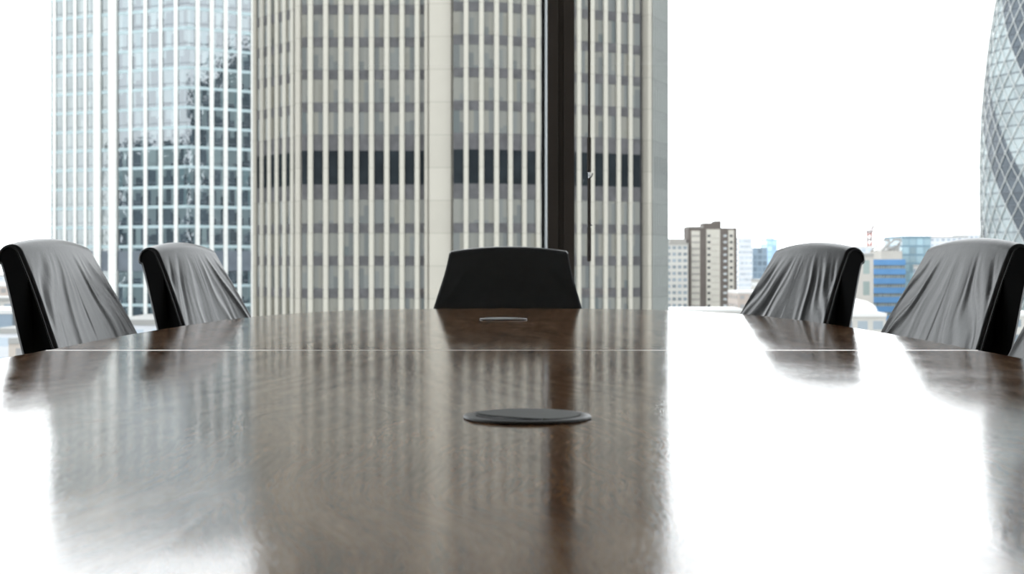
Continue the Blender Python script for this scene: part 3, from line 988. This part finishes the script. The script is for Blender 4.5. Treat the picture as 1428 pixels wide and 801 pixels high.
m = MB(); NA = 72; FH = 4.15; nfl = int(180/FH)
for j in range(nfl):
    za, zc2 = j*FH, (j+1)*FH
    ra, rb = grad(za), grad(zc2)
    for k in range(NA):
        a0, a1 = 2*math.pi*k/NA, 2*math.pi*(k+1)/NA
        m.add([(ra*COS(a0), ra*SIN(a0), za), (ra*COS(a1), ra*SIN(a1), za), (rb*COS(a1), rb*SIN(a1), zc2), (rb*COS(a0), rb*SIN(a0), zc2)], [(0, 1, 2, 3)],
              [[(k/2, j), ((k+1)/2, j), ((k+1)/2, j+1), (k/2, j+1)]])
m.build('glass_skin', gherkin_mat(), gk, recalc=False)
M['lattice'] = ext('white_lattice', (.50, .52, .51), .6, scale=1)
for s in (-1, 1):
    d = MB()
    for k in range(36):
        pts = []
        for j in range(0, 42):
            zz = j*FH
            a = 2*math.pi*k/36 + s*(j-4)*2*math.pi/72
            r = grad(zz) + .25
            pts.append((r*COS(a), r*SIN(a), zz))
        d.tube(pts, .17 if s > 0 else .13, 4)
    d.build('lattice', M['lattice'], gk)
for j in range(1, 40):
    zz = j*FH; r = grad(zz) + .1
    MB().tube([(r*COS(2*math.pi*q/72), r*SIN(2*math.pi*q/72), zz) for q in range(72)], .16, 4, closed=True).build('floor_ring', M['slate'], gk)

# ---------------------------------------------- apartment tower in brown brick and its neighbours
M['brown'] = ext('brown_brick', (.115, .098, .088), .85, scale=.3, var=.08)
M['cream_panel'] = ext('cream_panel', (.47, .45, .40), .8, scale=.3, var=.05)
M['win_dark'] = ext('dark_window', (.05, .055, .06), .2, scale=.2, var=.2)
M['win_pale'] = ext('pale_window', (.42, .45, .46), .3, scale=.2, var=.1)
M['sill'] = ext('grey_sill', (.30, .29, .27), .8, scale=.3)
AY = 646.0
apt = empty('brown_apartment_tower', (px2x(994, AY), AY + 8, GROUND))
tag(apt, 'brown brick apartment tower with cream window strips right of the finned tower', 'building')
ax0 = px2x(994, AY)
def ax(px): return px2x(px, AY) - ax0
topA = py2z(318, AY) - GROUND
MB().box(ax(960), ax(1027.5), -8, 10, 0, topA).build('wall', M['brown'], apt)
MB().box(ax(981.5), ax(1006), -7, 6, topA, py2z(311, AY)-GROUND).box(ax(998), ax(1006), -7, 6, py2z(311, AY)-GROUND, py2z(308, AY)-GROUND).build('roof_house', M['brown'], apt)
MB().box(ax(959.5), ax(981), -8.3, 10, topA, topA+.7).build('parapet', M['sill'], apt)
for a, b, t in ((964, 976, 322), (985, 1004, 320), (1015.5, 1023.5, 321)):
    MB().box(ax(a), ax(b), -8.35, -7.9, 0, py2z(t, AY)-GROUND).build('cream_strip', M['cream_panel'], apt)
fa = 8.86/1983*AY
for k in range(14):
    zz = py2z(329, AY) - GROUND - k*fa
    MB().box(ax(986.5), ax(990.5), -8.45, -8.3, zz-.55, zz+.45).build('window', M['win_dark'], apt)
    MB().box(ax(1017.5), ax(1021.5), -8.45, -8.3, zz-.55, zz+.45).build('window', M['win_dark'], apt)
    MB().box(ax(1009), ax(1013.5), -8.1, -7.95, zz-.5, zz+.5).build('window', M['win_pale'], apt)
    MB().box(ax(964.5), ax(975.5), -8.45, -8.3, zz-.5, zz+.35).build('window_row', M['sill'], apt)
    MB().box(ax(992), ax(1003), -8.42, -8.3, zz-1.25, zz-1.0).build('ledge', M['sill'], apt)

def rect(pxa, pxb, Y, depth=18): return [(px2x(pxa, Y), Y), (px2x(pxb, Y), Y), (px2x(pxb, Y), Y+depth), (px2x(pxa, Y), Y+depth)]
M['roof_grey'] = ext('grey_roof', (.30, .30, .29), .85, scale=.1)
M['roof_white'] = ext('white_roof', (.62, .62, .61), .8, scale=.1)
M['grid_flat'] = grid_mat('pale_flats_grid', (.46, .45, .42), (.20, .24, .27), wx=(.14, .80), wy=(.22, .72))
M['grid_pale'] = grid_mat('pale_office_grid', (.55, .57, .60), (.36, .42, .48), wx=(.2, .8), wy=(.3, .75))
M['grid_blue'] = grid_mat('blue_grey_grid', (.23, .30, .36), (.17, .23, .29), wx=(.1, .9), wy=(.2, .9))
M['grid_sky'] = grid_mat('light_blue_grid', (.30, .47, .66), (.38, .56, .74), wx=(.1, .9), wy=(.2, .9))
M['grid_stone'] = grid_mat('stone_grid', (.42, .40, .37), (.22, .27, .26), wx=(.28, .74), wy=(.15, .8))
M['grid_teal'] = grid_mat('teal_glass_grid', (.15, .24, .30), (.22, .33, .38), wx=(.06, .94), wy=(.12, .9))
M['grid_pink'] = grid_mat('pinkish_brick_grid', (.42, .36, .32), (.28, .28, .28), wx=(.25, .75), wy=(.3, .75))
M['grid_tan'] = grid_mat('tan_brick_grid', (.40, .36, .32), (.20, .20, .20), wx=(.25, .75), wy=(.3, .75))

def with_box(pa, pb, Y, zt, mat):
    def f(o, cx, cy, h):
        MB().box(px2x(pa, Y)-cx, px2x(pb, Y)-cx, -5, 5, h, zt-GROUND).build('roof_house', mat, o)
    return f
block('pale_flats', 'building', rect(929, 959.5, 640, 20), py2z(341, 640), M['grid_flat'], 'pale block of flats left of the brown apartment tower', M['sill'], bayw=2.2, fl=2.9, extra=with_box(936, 958.5, 640, py2z(333, 640), M['sill']))
block('white_office_tower', 'building', rect(1030, 1049, 900, 25), py2z(333, 900), M['grid_pale'], 'white far office tower with dotted windows right of the brown tower', M['roof_white'], bayw=1.5, fl=3.5)
block('blue_grey_block', 'building', rect(1049.5, 1070, 930, 25), py2z(347, 930), M['grid_blue'], 'far blue-grey block beside the white office tower', M['grid_blue'], bayw=3, fl=4)
block('light_blue_block', 'building', rect(1069.5, 1084, 980, 25), py2z(335, 980), M['grid_sky'], 'far light blue block just left of the right-hand chair', M['grid_sky'], bayw=3, fl=4, extra=with_box(1074, 1082, 980, py2z(331, 980), M['roof_white']))
block('stone_office', 'building', rect(1178, 1218, 420, 30), py2z(357, 420), M['grid_stone'], 'pale stone office building between the two right-hand chairs', M['roof_grey'], bayw=4.4, fl=6.3, extra=with_box(1199, 1213, 420, py2z(352, 420), M['roof_grey']))
block('skyline_block', 'building', rect(1296, 1350, 1000, 30), py2z(331, 1000), M['grid_pale'], 'pale far block on the skyline above the near right-hand chair', M['roof_grey'], bayw=4, fl=4)
block('skyline_block', 'building', rect(1345, 1378, 1100, 30), py2z(328, 1100), M['grid_pale'], 'pale far block on the skyline beside the curved tower', M['roof_white'], bayw=4, fl=4)
block('teal_glass_office', 'building', rect(1258, 1298, 620, 30), py2z(331.5, 620), M['grid_teal'], 'teal glass office block behind the near right-hand chair', M['grid_teal'], bayw=3.2, fl=3.8)

# office with blue bands
BY = 600.0
bo = empty('blue_banded_office', (px2x(1240, BY), BY+12, GROUND))
tag(bo, 'office building with bright blue horizontal bands between the right-hand chairs', 'building')
bx = lambda p: px2x(p, BY) - px2x(1240, BY)
hz = lambda y: py2z(y, BY) - GROUND
MB().box(bx(1217.5), bx(1262), -12, 12, 0, hz(362)).build('wall', ext('blue_office_wall', (.36, .37, .34), .6, scale=.4, var=.15), bo)
M['blue_band'] = ext('bright_blue_band', (.12, .26, .47), .8, ior=1.2, scale=.3, var=.06)
M['win_strip'] = grid_mat('window_strip', (.36, .40, .40), (.17, .20, .20), wx=(.2, .85), wy=(0, 1))
for k in range(10):
    y = 366 + 13.1*k
    MB().box(bx(1217), bx(1262.4), -12.5, -11.9, hz(y+4), hz(y-4)).build('blue_band', M['blue_band'], bo)
    w = MB()
    w.add([(bx(1218), -12.05, hz(y+9)), (bx(1262), -12.05, hz(y+9)), (bx(1262), -12.05, hz(y+4)), (bx(1218), -12.05, hz(y+4))], [(0, 1, 2, 3)], [[(0, k), (12, k), (12, k+1), (0, k+1)]])
    w.build('window_strip', M['win_strip'], bo, recalc=False)
MB().box(bx(1231), bx(1260), -10, 10, hz(362), hz(350)).build('upper_storey', M['grid_stone'], bo)
tr = MB()
for yy in (-9, 9):
    tr.tube([(bx(1232), yy, hz(350)), (bx(1250), yy, hz(334)), (bx(1259), yy, hz(334))], .5, 6)
    for q in range(5):
        xx = bx(1234 + 5*q); tr.tube([(xx, yy, hz(350)), (min(xx + 2.2, bx(1259)), yy, hz(349 - 3.3*q if q < 4 else 335))], .35, 5)
tr.build('roof_truss', M['roof_grey'], bo)
MB().prism([(bx(1240), -8), (bx(1258), -8), (bx(1258), 8), (bx(1240), 8)], hz(350), hz(344)).build('roof_house', M['roof_white'], bo)

# white tented roof below, and low blocks that fill the city
block('white_roofed_hall', 'building', rect(1150, 1236, 330, 40), py2z(441, 330), M['grid_flat'], 'low white-roofed hall at the table edge between the right-hand chairs', M['roof_white'], bayw=4, fl=4,
      extra=lambda o, cx, cy, h: MB().lathe([(9, 0), (8.4, 1.2), (6.5, 2.3), (3.5, 3.0), (.4, 3.3)], c=(1, 0, h+.6), n=28).build('dome', M['roof_white'], o, smooth=40))
def low(pa, pb, Y, ytop, mat, label, roof='roof_white', grp=None, depth=26, name='city_block'):
    return block(name, 'building', rect(pa, pb, Y, depth), py2z(ytop, Y), M[mat], label, M[roof], group=grp, bayw=3.5, fl=3.6)
low(-60, 12, 500, 399, 'grid_pink', 'pinkish brick building beyond the leftmost chair, highest in the gap')
low(-70, 21, 400, 419, 'grid_flat', 'white building beyond the leftmost chair, mid way down the gap', roof='roof_grey')
low(-70, 17, 320, 437, 'grid_blue', 'white-roofed blue-grey block low beyond the leftmost chair')
low(-10, 26, 250, 464, 'grid_pale', 'pale block low beyond the leftmost chair, just above the tan one', roof='roof_grey')
low(12, 52, 215, 478, 'grid_tan', 'tan block lowest beyond the leftmost chair at the table edge', roof='roof_grey')
low(-120, 60, 900, 385, 'grid_pale', 'far pale terrace on the left horizon behind the leftmost chair', roof='roof_grey')
low(925, 1036, 520, 434, 'grid_flat', 'low white-roofed terrace at the foot of the brown apartment tower')
low(1029, 1066, 560, 409, 'grid_pink', 'small pinkish brick building beside the foot of the brown tower', roof='roof_white')
low(1060, 1190, 700, 392, 'grid_flat', 'pale block hidden mostly behind the far right-hand chair', roof='roof_grey')
low(1190, 1218, 760, 345, 'grid_pale', 'faint pale block under the construction crane', roof='roof_white')
low(1300, 1400, 560, 372, 'grid_flat', 'pale block hidden mostly behind the near right-hand chair', roof='roof_grey')
low(1385, 1450, 330, 440, 'grid_flat', 'low white building at the foot of the curved tower by the right edge')
low(150, 262, 235, 452, 'grid_pale', 'low pale annexe at the foot of the pale glass tower', roof='roof_grey')

# crane
CY = 800.0
cr = empty('tower_crane', (px2x(1212.5, CY), CY, GROUND))
tag(cr, 'faint red and white tower crane above the rooftops between the right-hand chairs', 'crane')
M['red'] = ext('crane_red', (.42, .20, .18), .6, scale=1)
M['crane_white'] = ext('crane_white', (.34, .30, .30), .6, scale=1)
ch = lambda y: py2z(y, CY) - GROUND
def lattice(m, za, zb, w):
    n = max(1, round((zb-za)/2.2))
    for sx in (-w, w):
        for sy in (-w, w): m.tube([(sx, sy, za), (sx, sy, zb)], .34, 5)
    for k in range(n):
        a, b = za + (zb-za)*k/n, za + (zb-za)*(k+1)/n
        for sy in (-w, w):
            m.tube([(-w, sy, a), (w, sy, b)], .26, 4)
            m.tube([(w, sy, a), (-w, sy, b)], .14, 4)
segs = [0, ch(400), ch(383), ch(373), ch(363), ch(354), ch(346), ch(338), ch(330), ch(324)]
for i, (a, b) in enumerate(zip(segs, segs[1:])):
    m = MB(); lattice(m, a, b, 1.1); m.build('mast_section', M['red'] if i % 2 == 0 else M['crane_white'], cr)
MB().box(-1.8, 1.8, -1.6, 1.6, ch(325), ch(321)).build('cab', M['crane_white'], cr, bevel=.2)
MB().box(-.5, 5.6, -1, 1, ch(322.5), ch(321.2)).build('counter_jib', M['crane_white'], cr)
MB().tube([(1.0, 0, ch(321)), (4.9, 0, ch(300))], .5, 6).tube([(1.9, 0, ch(321)), (4.9, 0, ch(300))], .16, 6).build('luffing_jib', M['crane_white'], cr)
MB().tube([(0, 0, ch(321)), (1.2, 0, ch(316)), (4.5, 0, ch(321))], .18, 6).build('tie_frame', M['crane_white'], cr)
